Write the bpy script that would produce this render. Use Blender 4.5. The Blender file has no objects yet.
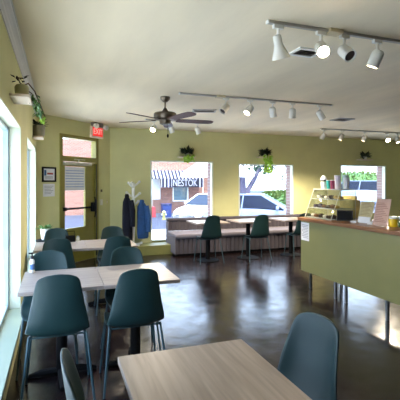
import bpy, bmesh, math, random
from mathutils import Vector, Matrix
C = bpy.context.scene.collection
SC = bpy.context.scene
PI = math.pi
random.seed(7)

# ------------------------------------------------------------------ camera, sky, sun, exposure
YAW = 0.3422
cam = bpy.data.objects.new('camera', bpy.data.cameras.new('camera'))
C.objects.link(cam)
cam.location = (0, 0, 1.5)
cam.rotation_euler = (PI/2, 0, -YAW)
cam.data.sensor_width = 36
cam.data.lens = 36*397.8/400
cam.data.shift_y = -17.4/400
cam.data.clip_start = 0.05
SC.camera = cam

world = bpy.data.worlds.new('sky'); SC.world = world
world.use_nodes = True
wn = world.node_tree; wn.nodes.clear()
w_out = wn.nodes.new('ShaderNodeOutputWorld'); w_bg = wn.nodes.new('ShaderNodeBackground')
w_tc = wn.nodes.new('ShaderNodeTexCoord'); w_sep = wn.nodes.new('ShaderNodeSeparateXYZ')
w_ramp = wn.nodes.new('ShaderNodeValToRGB')
wn.links.new(w_tc.outputs['Generated'], w_sep.inputs[0]); wn.links.new(w_sep.outputs['Z'], w_ramp.inputs[0])
w_ramp.color_ramp.elements[0].position = 0.0; w_ramp.color_ramp.elements[0].color = (0.70, 0.82, 1, 1)
w_ramp.color_ramp.elements[1].position = 0.75; w_ramp.color_ramp.elements[1].color = (0.42, 0.62, 1, 1)
wn.links.new(w_ramp.outputs[0], w_bg.inputs[0]); wn.links.new(w_bg.outputs[0], w_out.inputs[0])
w_bg.inputs[1].default_value = 5.4

sun = bpy.data.objects.new('sun', bpy.data.lights.new('sun', 'SUN')); C.objects.link(sun)
sun.data.energy = 9.0; sun.data.angle = math.radians(1.0); sun.data.color = (1, .95, .87)
sun.rotation_euler = (math.radians(24), 0, math.radians(-8))      # shines away from the camera, towards +Y

LAMP = 6.0                                                         # one dimmer for all track lamps
SC.view_settings.view_transform = 'Standard'
SC.view_settings.look = 'None'
SC.view_settings.exposure = 0.66
SC.view_settings.gamma = 1.0
SC.view_settings.use_curve_mapping = False
SC.cycles.use_denoising = True
SC.cycles.max_bounces = 14
SC.cycles.diffuse_bounces = 8
SC.cycles.transparent_max_bounces = 16
SC.cycles.sample_clamp_indirect = 8.0

def portal(name, loc, rot, sx, sy):
    d = bpy.data.lights.new(name, 'AREA'); d.shape = 'RECTANGLE'; d.size = sx; d.size_y = sy
    o = bpy.data.objects.new(name, d); C.objects.link(o); o.location = loc; o.rotation_euler = rot
    d.cycles.is_portal = True

# ------------------------------------------------------------------ colour and materials
def lin(r, g, b):
    f = lambda c: (c/255/12.92) if c/255 <= .04045 else ((c/255+.055)/1.055)**2.4
    return (f(r), f(g), f(b), 1)

MATS = {}
def mat(name, rgb, rough=.5, metal=0, var=.12, scale=6, spec=.5, bump=0, bscale=60, stretch=None, rvar=0, emit=0, trans=0, coat=0):
    if name in MATS: return MATS[name]
    m = bpy.data.materials.new(name); m.use_nodes = True
    nt = m.node_tree; p = nt.nodes['Principled BSDF']
    col = lin(*rgb)
    tc = nt.nodes.new('ShaderNodeTexCoord'); mp = nt.nodes.new('ShaderNodeMapping')
    nt.links.new(tc.outputs['Object'], mp.inputs[0])
    if stretch: mp.inputs['Scale'].default_value = stretch
    nz = nt.nodes.new('ShaderNodeTexNoise'); nz.inputs['Scale'].default_value = scale; nz.inputs['Detail'].default_value = 5
    nt.links.new(mp.outputs[0], nz.inputs[0])
    rp = nt.nodes.new('ShaderNodeValToRGB')
    rp.color_ramp.elements[0].position = .3; rp.color_ramp.elements[1].position = .7
    rp.color_ramp.elements[0].color = tuple(c*(1-var) for c in col[:3]) + (1,)
    rp.color_ramp.elements[1].color = tuple(min(1, c*(1+var)) for c in col[:3]) + (1,)
    nt.links.new(nz.outputs[0], rp.inputs[0]); nt.links.new(rp.outputs[0], p.inputs['Base Color'])
    p.inputs['Roughness'].default_value = rough; p.inputs['Metallic'].default_value = metal
    p.inputs['Specular IOR Level'].default_value = spec
    if coat: p.inputs['Coat Weight'].default_value = coat; p.inputs['Coat Roughness'].default_value = .15
    if trans: p.inputs['Transmission Weight'].default_value = trans
    if rvar:
        mr = nt.nodes.new('ShaderNodeMapRange'); nt.links.new(nz.outputs[0], mr.inputs[0])
        mr.inputs['From Min'].default_value = .3; mr.inputs['From Max'].default_value = .7
        mr.inputs['To Min'].default_value = rough-rvar; mr.inputs['To Max'].default_value = rough+rvar
        nt.links.new(mr.outputs[0], p.inputs['Roughness'])
    if bump:
        nb = nt.nodes.new('ShaderNodeTexNoise'); nb.inputs['Scale'].default_value = bscale; nb.inputs['Detail'].default_value = 4
        nt.links.new(mp.outputs[0], nb.inputs[0])
        bp = nt.nodes.new('ShaderNodeBump'); bp.inputs['Strength'].default_value = bump; bp.inputs['Distance'].default_value = .01
        nt.links.new(nb.outputs[0], bp.inputs['Height']); nt.links.new(bp.outputs[0], p.inputs['Normal'])
    if emit:
        p.inputs['Emission Color'].default_value = col; p.inputs['Emission Strength'].default_value = emit
    MATS[name] = m
    return m

def glass_mat(name, tint=(1, 1, 1), refl=.06):
    m = bpy.data.materials.new(name); m.use_nodes = True
    nt = m.node_tree; nt.nodes.clear()
    o = nt.nodes.new('ShaderNodeOutputMaterial'); mx = nt.nodes.new('ShaderNodeMixShader')
    t = nt.nodes.new('ShaderNodeBsdfTransparent'); g = nt.nodes.new('ShaderNodeBsdfGlossy')
    t.inputs[0].default_value = tint + (1,); g.inputs['Roughness'].default_value = .02
    mx.inputs[0].default_value = refl
    nt.links.new(t.outputs[0], mx.inputs[1]); nt.links.new(g.outputs[0], mx.inputs[2]); nt.links.new(mx.outputs[0], o.inputs[0])
    MATS[name] = m
    return m

def brick_mat(name, c1, c2, mortar, scale=1.0):
    m = bpy.data.materials.new(name); m.use_nodes = True
    nt = m.node_tree; p = nt.nodes['Principled BSDF']
    tc = nt.nodes.new('ShaderNodeTexCoord'); mp = nt.nodes.new('ShaderNodeMapping')
    mp.inputs['Rotation'].default_value = (PI/2, 0, 0)
    b = nt.nodes.new('ShaderNodeTexBrick'); b.inputs['Color1'].default_value = lin(*c1); b.inputs['Color2'].default_value = lin(*c2)
    b.inputs['Mortar'].default_value = lin(*mortar); b.inputs['Scale'].default_value = scale
    b.inputs['Brick Width'].default_value = .22; b.inputs['Row Height'].default_value = .075; b.inputs['Mortar Size'].default_value = .009
    nt.links.new(tc.outputs['Object'], mp.inputs[0]); nt.links.new(mp.outputs[0], b.inputs[0]); nt.links.new(b.outputs[0], p.inputs['Base Color'])
    p.inputs['Roughness'].default_value = .9
    MATS[name] = m
    return m

M_wall = mat('sage_wall_paint', (209, 206, 150), .75, var=.05, scale=2.5, bump=.12, bscale=90)
M_ceil = mat('ceiling_plaster', (234, 220, 190), .8, var=.12, scale=1.1, bump=.6, bscale=3, stretch=(1.6, .35, 1))
M_white = mat('white_paint', (232, 232, 224), .45, var=.03)
M_crown = mat('crown_paint', (216, 216, 216), .5, var=.03)
M_reveal = mat('window_reveal_paint', (212, 216, 194), .55, var=.03)
M_sill = mat('sill_paint', (150, 160, 138), .4, var=.04)
M_olive = mat('olive_door_paint', (136, 126, 50), .45, var=.08)
M_curb = mat('olive_curb_paint', (126, 124, 70), .5, var=.08)
M_counter = mat('counter_green_paint', (128, 126, 80), .45, var=.05, scale=3)
M_shell = mat('teal_plastic', (25, 51, 52), .5, var=.04, spec=.35)
M_leg = mat('teal_metal', (46, 74, 82), .45, metal=.1, var=.04)
M_black = mat('black_metal', (9, 9, 10), .7, var=.1, spec=.2)
M_dark = mat('black_plastic', (16, 16, 18), .35, var=.1)
M_steel = mat('brushed_steel', (170, 172, 175), .3, metal=1, var=.05)
M_bronze = mat('brushed_bronze', (112, 100, 86), .38, metal=.85, var=.06)
M_blade = mat('mahogany_blade', (78, 42, 36), .6, var=.2, scale=10, stretch=(1, 6, 1))
M_rail = mat('track_rail_paint', (176, 170, 158), .45, metal=.3, var=.05)
M_head = mat('lamp_white_enamel', (226, 222, 210), .35, var=.03)
M_off = mat('unlit_reflector', (74, 60, 58), .4, var=.2)
M_lit = mat('lit_bulb', (255, 232, 196), .5, emit=30, var=0)
M_lit_hot = mat('lit_bulb_bright', (255, 228, 190), .5, emit=90, var=0)
M_fabric = mat('grey_bench_fabric', (76, 70, 76), .85, var=.1, scale=90, bump=.2, bscale=300)
M_fabric_l = mat('light_bench_fabric', (122, 116, 124), .8, var=.08, scale=90, bump=.2, bscale=300)
M_navy = mat('navy_cloth', (14, 16, 32), .85, var=.2, scale=14, bump=.4, bscale=20)
M_blue = mat('blue_cloth', (28, 72, 124), .75, var=.2, scale=14, bump=.4, bscale=20)
M_leaf = mat('green_leaf', (74, 112, 48), .5, var=.35, scale=30)
M_leaf_d = mat('dark_green_leaf', (30, 44, 28), .5, var=.35, scale=30)
M_leaf_l = mat('lime_leaf', (160, 200, 70), .5, var=.3, scale=30)
M_stem = mat('brown_stem', (82, 64, 44), .8, var=.2)
M_pot = mat('white_ceramic', (224, 222, 214), .3, var=.04)
M_potg = mat('grey_concrete_pot', (150, 146, 134), .8, var=.15, scale=20)
M_soil = mat('potting_soil', (46, 34, 26), .95, var=.3, scale=60)
M_shelf = mat('pale_pink_shelf_paint', (218, 200, 178), .5, var=.05)
M_paper = mat('white_paper', (228, 228, 232), .8, var=.03)
M_ink = mat('grey_ink', (128, 126, 134), .8, var=.05)
M_blueink = mat('blue_ink', (70, 104, 150), .8, var=.05)
M_redink = mat('red_ink', (176, 84, 74), .8, var=.05)
M_red = mat('exit_red', (226, 40, 40), .5, emit=.5, var=.03)
M_pinkletter = mat('exit_letter', (255, 170, 160), .5, emit=.7, var=.03)
M_glass = glass_mat('window_glass', (.97, .985, .98), .05)
M_acrylic = glass_mat('clear_acrylic', (.93, .95, .93), .10)
M_jarglass = glass_mat('jar_glass', (.88, .92, .9), .14)

def wood_mat(name, ca, cb, axis, rough=.4, fine=1.0):
    m = bpy.data.materials.new(name); m.use_nodes = True
    nt = m.node_tree; p = nt.nodes['Principled BSDF']
    tc = nt.nodes.new('ShaderNodeTexCoord'); mp = nt.nodes.new('ShaderNodeMapping')
    s = [14*fine, 14*fine, 14*fine]; s[axis] = .9
    mp.inputs['Scale'].default_value = s
    nz = nt.nodes.new('ShaderNodeTexNoise'); nz.inputs['Scale'].default_value = 2.2; nz.inputs['Detail'].default_value = 7; nz.inputs['Distortion'].default_value = .7
    rp = nt.nodes.new('ShaderNodeValToRGB')
    rp.color_ramp.elements[0].position = .32; rp.color_ramp.elements[1].position = .68
    rp.color_ramp.elements[0].color = lin(*ca); rp.color_ramp.elements[1].color = lin(*cb)
    nt.links.new(tc.outputs['Object'], mp.inputs[0]); nt.links.new(mp.outputs[0], nz.inputs[0])
    nt.links.new(nz.outputs[0], rp.inputs[0]); nt.links.new(rp.outputs[0], p.inputs['Base Color'])
    p.inputs['Roughness'].default_value = rough
    MATS[name] = m
    return m
M_oakY = wood_mat('grey_oak_laminate', (120, 104, 90), (148, 131, 115), 1)
M_oakX = wood_mat('grey_oak_laminate_cross', (132, 120, 113), (156, 144, 137), 0)
M_edge = mat('table_edge_band', (176, 166, 158), .45, var=.06)
M_butcher = wood_mat('counter_butcher_block', (112, 72, 44), (150, 104, 66), 1, .35)

def floor_mat():
    m = bpy.data.materials.new('stained_concrete'); m.use_nodes = True
    nt = m.node_tree; p = nt.nodes['Principled BSDF']
    tc = nt.nodes.new('ShaderNodeTexCoord')
    n1 = nt.nodes.new('ShaderNodeTexNoise'); n1.inputs['Scale'].default_value = 1.4; n1.inputs['Detail'].default_value = 9; n1.inputs['Roughness'].default_value = .65
    n2 = nt.nodes.new('ShaderNodeTexNoise'); n2.inputs['Scale'].default_value = 7; n2.inputs['Detail'].default_value = 6
    r1 = nt.nodes.new('ShaderNodeValToRGB')
    r1.color_ramp.elements[0].position = .35; r1.color_ramp.elements[0].color = lin(22, 16, 17)
    r1.color_ramp.elements[1].position = .68; r1.color_ramp.elements[1].color = lin(38, 27, 28)
    nt.links.new(tc.outputs['Object'], n1.inputs[0]); nt.links.new(tc.outputs['Object'], n2.inputs[0])
    nt.links.new(n1.outputs[0], r1.inputs[0]); nt.links.new(r1.outputs[0], p.inputs['Base Color'])
    mr = nt.nodes.new('ShaderNodeMapRange'); mr.inputs['From Min'].default_value = .35; mr.inputs['From Max'].default_value = .65
    mr.inputs['To Min'].default_value = .15; mr.inputs['To Max'].default_value = .24
    nt.links.new(n2.outputs[0], mr.inputs[0]); nt.links.new(mr.outputs[0], p.inputs['Roughness'])
    p.inputs['IOR'].default_value = 1.5
    bp = nt.nodes.new('ShaderNodeBump'); bp.inputs['Strength'].default_value = .3; bp.inputs['Distance'].default_value = .006
    nt.links.new(n2.outputs[0], bp.inputs['Height']); nt.links.new(bp.outputs[0], p.inputs['Normal'])
    return m
M_floor = floor_mat()

# ------------------------------------------------------------------ mesh builder and scene helpers
class MB:
    def __init__(self): self.bm = bmesh.new()
    def box(self, x0, x1, y0, y1, z0, z1, bevel=0, m=None):
        r = bmesh.ops.create_cube(self.bm, size=1)
        vs = r['verts']
        for v in vs:
            v.co = Vector((x0+(v.co.x+.5)*(x1-x0), y0+(v.co.y+.5)*(y1-y0), z0+(v.co.z+.5)*(z1-z0)))
        if bevel:
            es = list({e for v in vs for e in v.link_edges})
            rb = bmesh.ops.bevel(self.bm, geom=es, offset=bevel, segments=2, affect='EDGES', profile=.5)
            vs = list({v for f in rb['faces'] for v in f.verts} | {v for v in vs if v.is_valid})
        if m is not None:
            for v in vs: v.co = m @ v.co
        return self
    def tube(self, pts, rad, seg=8, cap=True):
        pts = [Vector(p) for p in pts]
        rads = rad if isinstance(rad, (list, tuple)) else [rad]*len(pts)
        rings = []
        for i, p in enumerate(pts):
            a = pts[max(i-1, 0)]; b = pts[min(i+1, len(pts)-1)]
            d = (b-a).normalized()
            up = Vector((0, 0, 1)) if abs(d.z) < .9 else Vector((1, 0, 0))
            u = d.cross(up).normalized(); w = d.cross(u)
            rings.append([self.bm.verts.new(p + (u*math.cos(2*PI*k/seg) + w*math.sin(2*PI*k/seg))*rads[i]) for k in range(seg)])
        for a, b in zip(rings, rings[1:]):
            for k in range(seg): self.bm.faces.new((a[k], a[(k+1) % seg], b[(k+1) % seg], b[k]))
        if cap: self.bm.faces.new(rings[0][::-1]); self.bm.faces.new(rings[-1])
        return self
    def lathe(self, prof, seg=20, m=None, cap0=True, cap1=True):
        rings = []
        for r, z in prof:
            rings.append([self.bm.verts.new(((m @ Vector((r*math.cos(2*PI*k/seg), r*math.sin(2*PI*k/seg), z))) if m is not None else (r*math.cos(2*PI*k/seg), r*math.sin(2*PI*k/seg), z))) for k in range(seg)])
        for a, b in zip(rings, rings[1:]):
            for k in range(seg): self.bm.faces.new((a[k], a[(k+1) % seg], b[(k+1) % seg], b[k]))
        if cap0: self.bm.faces.new(rings[0][::-1])
        if cap1: self.bm.faces.new(rings[-1])
        return self
    def prism(self, poly, lo, hi, axis=2, m=None):
        def mk(a, b, h):
            c = [0, 0, 0]; o = [i for i in range(3) if i != axis]
            c[o[0]] = a; c[o[1]] = b; c[axis] = h
            c = Vector(c)
            return m @ c if m is not None else c
        A = [self.bm.verts.new(mk(a, b, lo)) for a, b in poly]; B = [self.bm.verts.new(mk(a, b, hi)) for a, b in poly]
        n = len(poly)
        for k in range(n): self.bm.faces.new((A[k], A[(k+1) % n], B[(k+1) % n], B[k]))
        self.bm.faces.new(A[::-1]); self.bm.faces.new(B)
        return self
    def ball(self, c, r, s=(1, 1, 1), sub=2, jit=0, rnd=random):
        q = bmesh.ops.create_icosphere(self.bm, subdivisions=sub, radius=r)
        for v in q['verts']:
            k = 1 + (rnd.uniform(-jit, jit) if jit else 0)
            v.co = Vector((c[0]+v.co.x*s[0]*k, c[1]+v.co.y*s[1]*k, c[2]+v.co.z*s[2]*k))
        return self
    def leaf(self, p, d, L, w, up=Vector((0, 0, 1))):
        p = Vector(p); d = Vector(d).normalized()
        s = d.cross(up)
        s = s.normalized() if s.length > 1e-4 else Vector((1, 0, 0))
        n = s.cross(d)
        v = [self.bm.verts.new(q) for q in (p, p+d*L*.45+s*w*.5+n*w*.12, p+d*L, p+d*L*.45-s*w*.5+n*w*.12)]
        mid = self.bm.verts.new(p+d*L*.5-n*w*.08)
        for k in range(4): self.bm.faces.new((v[k], v[(k+1) % 4], mid))
        return self
    def build(self, name, material, parent=None, smooth=False, loc=None, rot=None):
        bmesh.ops.recalc_face_normals(self.bm, faces=self.bm.faces)
        me = bpy.data.meshes.new(name); self.bm.to_mesh(me); self.bm.free()
        me.materials.append(material)
        if smooth:
            for f in me.polygons: f.use_smooth = True
            try: me.set_sharp_from_angle(angle=math.radians(38))
            except Exception: pass
        o = bpy.data.objects.new(name, me); C.objects.link(o)
        if parent: o.parent = parent
        if loc is not None: o.location = loc
        if rot is not None: o.rotation_euler = rot
        return o

def tag(o, label, cat, group=None, kind=None):
    o['label'] = label; o['category'] = cat
    if group: o['group'] = group
    if kind: o['kind'] = kind
    return o
def thing(name, label, cat, loc=(0, 0, 0), rz=0, group=None):
    o = bpy.data.objects.new(name, None); C.objects.link(o)
    o.empty_display_size = .05
    o.location = loc; o.rotation_euler = (0, 0, rz)
    return tag(o, label, cat, group)
def struct(name, mb, material, parent=None, **k):
    o = mb.build(name, material, parent, **k); o['kind'] = 'structure'
    return o
def sroot(name, loc=(0, 0, 0), rz=0):
    o = bpy.data.objects.new(name, None); C.objects.link(o); o.location = loc; o.rotation_euler = (0, 0, rz)
    o.empty_display_size = .05
    o['kind'] = 'structure'
    return o
def dup(root, loc, rz, label, group=None):
    r = root.copy(); C.objects.link(r); r.location = loc; r.rotation_euler = (0, 0, rz); r['label'] = label
    if group: r['group'] = group
    for ch in list(root.children):
        c = ch.copy(); C.objects.link(c); c.parent = r
        for g in list(ch.children):
            d = g.copy(); C.objects.link(d); d.parent = c
    return r
def text(name, body, size, material, loc, rot, parent=None, extrude=.002, mirror=False, sx=1):
    cu = bpy.data.curves.new(name, 'FONT'); cu.body = body; cu.size = size; cu.extrude = extrude
    cu.align_x = 'CENTER'; cu.align_y = 'CENTER'; cu.materials.append(material)
    tmp = bpy.data.objects.new('lettering_curve', cu); me = bpy.data.meshes.new_from_object(tmp); bpy.data.objects.remove(tmp); bpy.data.curves.remove(cu)
    me.name = name
    if not me.materials: me.materials.append(material)
    o = bpy.data.objects.new(name, me); C.objects.link(o); o.location = loc; o.rotation_euler = rot
    o.scale = (sx, 1, 1)
    if parent: o.parent = parent
    return o

# ------------------------------------------------------------------ the room
W, B, H = -.344, 8.52, 2.665
XR, YF = 9.4, -3.2                       # right wall and the wall behind the camera
TH = .22
CX, CY = 1.025, 8.52                     # corner of the slanted entrance wall and the back wall
LY = 7.151                               # where the left wall meets the slanted wall
outline = [(W, YF), (XR, YF), (XR, B), (CX, CY), (W, LY)]
big = [(W-TH, YF-TH), (XR+TH, YF-TH), (XR+TH, B+TH), (CX-.09, B+TH), (W-TH, LY+.09)]
struct('floor', MB().prism(big, -.08, 0), M_floor)
struct('ceiling', MB().prism(big, H, H+.3), M_ceil)

# left wall with two openings
w1 = (1.3, 4.17, .30, 2.035); w2 = (5.05, 6.85, .30, 2.035)
def wall_holes(u0, u1, z0, z1, holes):
    out = []; u = u0
    for a, b, lo, hi in holes:
        out.append((u, a, z0, z1)); out.append((a, b, z0, lo)); out.append((a, b, hi, z1)); u = b
    out.append((u, u1, z0, z1))
    return out
mb = MB()
for a, b, lo, hi in wall_holes(YF-TH, LY+.03, 0, H, [w1, w2]): mb.box(W-TH, W, a, b, lo, hi)
struct('wall_left', mb, M_wall)
for i, (a, b, lo, hi) in enumerate((w1, w2)):
    r = sroot('window_%d' % (i+1), (W, a, lo))
    L, Hh = b-a, hi-lo
    m = MB(); t = .012
    m.box(-.1, .004, 0, t, 0, Hh); m.box(-.1, .004, L-t, L, 0, Hh); m.box(-.1, .004, t, L-t, Hh-t, Hh)
    m.build('jamb_lining', M_reveal, r)
    m = MB(); f = .045
    for y0, y1, z0, z1 in ((0, f, 0, Hh), (L-f, L, 0, Hh), (f, L-f, 0, f), (f, L-f, Hh-f, Hh)): m.box(-.15, -.1, y0, y1, z0, z1)
    if i == 0: m.box(-.15, -.1, L/2-.02, L/2+.02, f, Hh-f)
    m.build('window_frame', mat('aluminium_frame', (150, 168, 176), .4, metal=.3), r)
    MB().box(-.128, -.122, f, L-f, f, Hh-f).build('window_pane', M_glass, r)
    portal('sky_opening', (W-TH-.02, (a+b)/2, (lo+hi)/2), (0, -PI/2, 0), Hh, L)
m = MB(); m.box(-.1, .046, 0, w1[1]-w1[0]+.24, -.035, 0, .004)
sl = struct('trim_1', m, M_sill, loc=(W, w1[0]-.1, w1[2]+.002))
m = MB(); m.box(-.1, .046, 0, w2[1]-w2[0]+.2, -.035, 0, .004)
struct('trim_2', m, M_sill, loc=(W, w2[0]-.1, w2[2]+.002))
# crown along the left wall, an ogee profile
prof = [(0, 0), (0, -.09), (.008, -.09), (.012, -.08), (.022, -.066), (.026, -.05), (.040, -.034), (.056, -.022), (.058, -.012), (.066, -.010), (.066, 0)]
m = MB(); m.prism([(x, z) for x, z in prof], YF, LY-.2, axis=1)
struct('trim_3', m, M_crown, loc=(W, 0, H))

# slanted entrance wall: local x along the wall, local y outwards
DL = math.hypot(CX-W, CY-LY)
DR = math.radians(45)
d0, d1, dz = .515, 1.54, 2.38
m = MB()
for a, b, lo, hi in wall_holes(-.05, DL+.02, 0, H, [(d0, d1, 0, dz)]): m.box(a, b, 0, TH*.7, lo, hi)
struct('wall_entrance', m, M_wall, loc=(W, LY, 0), rot=(0, 0, DR))
dr = sroot('door_1', (W, LY, 0), DR)
m = MB()
m.box(d0, d0+.055, -.025, .1, 0, dz); m.box(d1-.075, d1, -.025, .1, 0, dz); m.box(d0+.055, d1-.075, -.025, .1, dz-.06, dz); m.box(d0+.055, d1-.075, -.025, .1, 1.89, 1.985)
m.build('door_frame', M_olive, dr)
MB().box(d0+.055, d1-.075, .04, .046, 1.985, dz-.06).build('transom_pane', M_glass, dr)
s0, s1, st = d0+.06, d1-.08, 1.88
g0, g1, gz0, gz1 = .655, 1.195, .655, 1.80
m = MB()
for a, b, lo, hi in wall_holes(s0, s1, .01, st, [(g0, g1, gz0, gz1)]): m.box(a, b, .01, .055, lo, hi)
slab = m.build('door_leaf', M_olive, dr)
MB().box(g0, g1, .03, .036, gz0, gz1).build('door_pane', M_glass, dr)
m = MB(); m.box(s0+.03, s1-.03, -.035, -.005, 1.0, 1.035, .006); m.box(s0+.02, s0+.08, -.045, .01, .985, 1.05, .006)
m.build('push_bar', M_black, dr)
m = MB(); m.box(s1-.12, s1-.03, -.055, .01, .93, 1.11, .01); m.tube([(s1-.075, -.06, .82), (s1-.075, -.075, .9), (s1-.075, -.075, 1.15), (s1-.075, -.06, 1.22)], .013)
m.build('latch_handle', M_black, dr)
MB().box(s1+.005, s1+.03, -.028, .01, .05, 1.87).build('latch_rod', M_dark, dr)
m = MB(); m.box(.60, 1.32, -.05, .01, 1.825, 1.875, .008); m.tube([(.95, -.03, 1.88), (.98, -.03, 1.93)], .012); m.box(.85, 1.15, -.03, -.02, 1.925, 1.94)
m.build('door_closer', mat('closer_paint', (196, 192, 170), .4), dr)
portal('sky_opening', (W+.95*.7071-.13*.7071-.1, LY+.95*.7071+.13*.7071+.1, 1.5), (PI/2, 0, DR), .8, 1.9)

# back wall with three windows
bw = [(1.885, 3.36, .215, 1.985), (3.995, 5.50, .67, 1.95), (6.90, 8.42, .67, 1.965)]
m = MB()
for a, b, lo, hi in wall_holes(CX-.02, XR+TH, 0, H, bw): m.box(a, b, B, B+.1, lo, hi)
struct('wall_back', m, M_wall)
M_brick = brick_mat('red_brick', (150, 118, 108), (136, 106, 98), (160, 148, 140))
m = MB()
for a, b, lo, hi in wall_holes(CX-.02, XR+TH, 0, H, [(a+.03, b-.03, lo, hi-.02) for a, b, lo, hi in bw]): m.box(a, b, B+.105, B+.30, lo, hi)
struct('wall_outside', m, M_brick)
for i, (a, b, lo, hi) in enumerate(bw):
    r = sroot('window_%d' % (i+3), (a, B, lo))
    L, Hh = b-a, hi-lo
    t = .035; m = MB()
    m.box(0, t, -.006, .10, 0, Hh); m.box(L-t, L, -.006, .10, 0, Hh); m.box(t, L-t, -.006, .10, Hh-.025, Hh)
    m.build('window_frame', M_reveal, r)
    MB().box(t, L-t, -.03, .10, 0, .02).build('window_sill', M_sill if i else M_curb, r)
    MB().box(t, L-t, .06, .066, .02, Hh-.025).build('window_pane', M_glass, r)
    portal('sky_opening', ((a+b)/2, B+.33, (lo+hi)/2), (-PI/2, 0, 0), L, Hh)
struct('wall_right', MB().box(XR, XR+TH, YF, B, 0, H), M_wall)
struct('wall_front', MB().box(W-TH, XR+TH, YF-TH, YF, 0, H), mat('dark_bounce_cut', (70, 66, 50), .6))  # unseen wall, coloured dark to cut bounce light on the near chair backs
# raised kerb below the first window
struct('trim_4', MB().box(CX-.2, 2.30, 8.05, B, 0, .2, .006), M_curb)

# ------------------------------------------------------------------ outside
GZ = -.5
M_asph = mat('pale_asphalt', (54, 59, 76), .9, var=.12, scale=2)
M_conc = mat('pale_concrete', (226, 226, 226), .9, var=.06, scale=3)
g = struct('ground', MB().box(-60, 70, -40, 90, GZ-.1, GZ), M_asph)
struct('ground_walk', MB().box(-12, 40, 8.9, 16.3, GZ, GZ+.03), M_conc)
struct('ground_yard', MB().box(-14, -.7, -20, 8.9, GZ, GZ+.03), M_conc)
struct('ground_plinth', MB().box(W-TH, XR+TH, YF-TH, B+.28, GZ, -.085), M_brick)

# shop across the lot
FY = 25.5
bt = thing('shop_building', 'red brick shop across the lot behind the first window', 'building', (3, FY, GZ))
m = MB()
for a, b, lo, hi in wall_holes(-10, 8.2, 0, 4.6, [(2.6, 3.35, .9, 2.3), (4.2, 5.2, .8, 1.75)]): m.box(a, b, 0, .3, lo, hi)
m.box(-10, 8.2, .3, 8, 0, .1); m.box(-10, -9.7, .3, 8, 0, 4.6); m.box(7.9, 8.2, .3, 8, 0, 4.6); m.box(-10, 8.2, .3, 8, 4.5, 4.7)
m.build('brick_wall', brick_mat('old_brick', (150, 92, 76), (116, 70, 58), (156, 140, 128)), bt)
MB().box(2.6, 3.35, .1, .16, .9, 2.3).build('white_panel', M_white, bt)
MB().box(4.2, 5.2, .15, .2, .8, 1.75).build('shop_pane', mat('shop_glass', (96, 124, 136), .1), bt)
m = MB(); m.box(4.15, 4.23, -.02, .12, .75, 1.8); m.box(5.17, 5.25, -.02, .12, .75, 1.8); m.box(4.23, 5.17, -.02, .12, 1.72, 1.8); m.box(4.23, 5.17, -.02, .12, .75, .83)
m.build('shop_frame', M_white, bt)
def stripes():
    m = bpy.data.materials.new('navy_stripes'); m.use_nodes = True
    nt = m.node_tree; p = nt.nodes['Principled BSDF']
    tc = nt.nodes.new('ShaderNodeTexCoord'); sx = nt.nodes.new('ShaderNodeSeparateXYZ'); mt = nt.nodes.new('ShaderNodeMath'); mt.operation = 'MULTIPLY'; mt.inputs[1].default_value = 1/.235
    fr = nt.nodes.new('ShaderNodeMath'); fr.operation = 'FRACT'; rp = nt.nodes.new('ShaderNodeValToRGB'); rp.color_ramp.interpolation = 'CONSTANT'
    rp.color_ramp.elements[0].color = lin(17, 17, 40); rp.color_ramp.elements[1].position = .55; rp.color_ramp.elements[1].color = lin(150, 150, 166)
    nt.links.new(tc.outputs['Object'], sx.inputs[0]); nt.links.new(sx.outputs['X'], mt.inputs[0]); nt.links.new(mt.outputs[0], fr.inputs[0]); nt.links.new(fr.outputs[0], rp.inputs[0]); nt.links.new(rp.outputs[0], p.inputs['Base Color'])
    p.inputs['Roughness'].default_value = .8
    return m
M_str = stripes()
AY = FY-1.1
aw = thing('striped_awning', 'navy and white striped awning across the lot with lettering on its skirt', 'awning', (5.45, AY, 0))
m = MB(); m.prism([(0, 1.76), (.55, 2.30), (.55, 2.25), (.02, 1.72)], 0, 3.5, axis=0); m.build('canopy', M_str, aw)
MB().box(.65, 3.5, -.012, .012, 1.20, 1.76).build('skirt', M_str, aw)
MB().box(1.35, 3.1, -.03, -.014, 1.20, 1.72).build('sign_board', mat('navy_board', (14, 14, 32), .6), aw)
text('lettering', 'NESTOK', .62, mat('sign_white', (160, 160, 172), .6), (2.22, -.034, 1.46), (PI/2, 0, 0), aw, .006, sx=.70)
for x in (.05, 3.45): MB().tube([(x, .02, 1.72), (x, .02, GZ)], .03).build('post', M_white, aw)
MB().box(0, 3.5, .55, 1.095, 2.18, 2.25).build('top_board', M_white, aw)

# patio parasol, bins, hydrant
pu = thing('patio_parasol', 'wide white patio parasol standing outside right of the first window', 'parasol', (5.25, 13.0, GZ))
m = MB()
n = 8; top = m.bm.verts.new((0, 0, 3.15))
rim = [m.bm.verts.new((1.32*math.cos(2*PI*k/n+.2), 1.32*math.sin(2*PI*k/n+.2), 2.32)) for k in range(n)]
rim2 = [m.bm.verts.new((v.co.x, v.co.y, 2.2)) for v in rim]
for k in range(n):
    m.bm.faces.new((top, rim[k], rim[(k+1) % n])); m.bm.faces.new((rim[k], rim2[k], rim2[(k+1) % n], rim[(k+1) % n]))
m.build('canopy', mat('parasol_cloth', (238, 238, 240), .8), pu)
MB().tube([(0, 0, 0), (0, 0, 3.13)], .03).build('pole', M_steel, pu)
MB().lathe([(.3, 0), (.3, .06), (.05, .1)], 16).build('base', M_black, pu)
bn = thing('refuse_bin', 'blue wheeled refuse bin by the brick shop wall', 'bin', (5.95, 22.6, GZ))
m = MB(); m.prism([(-.23, 0), (.23, 0), (.27, .72), (-.27, .72)], -.24, .24, axis=1); m.build('body', mat('blue_plastic', (36, 52, 104), .5), bn)
m = MB(); m.box(-.29, .29, -.28, .27, .72, .77, .02); m.build('lid', mat('blue_lid', (28, 40, 84), .5), bn)
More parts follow.
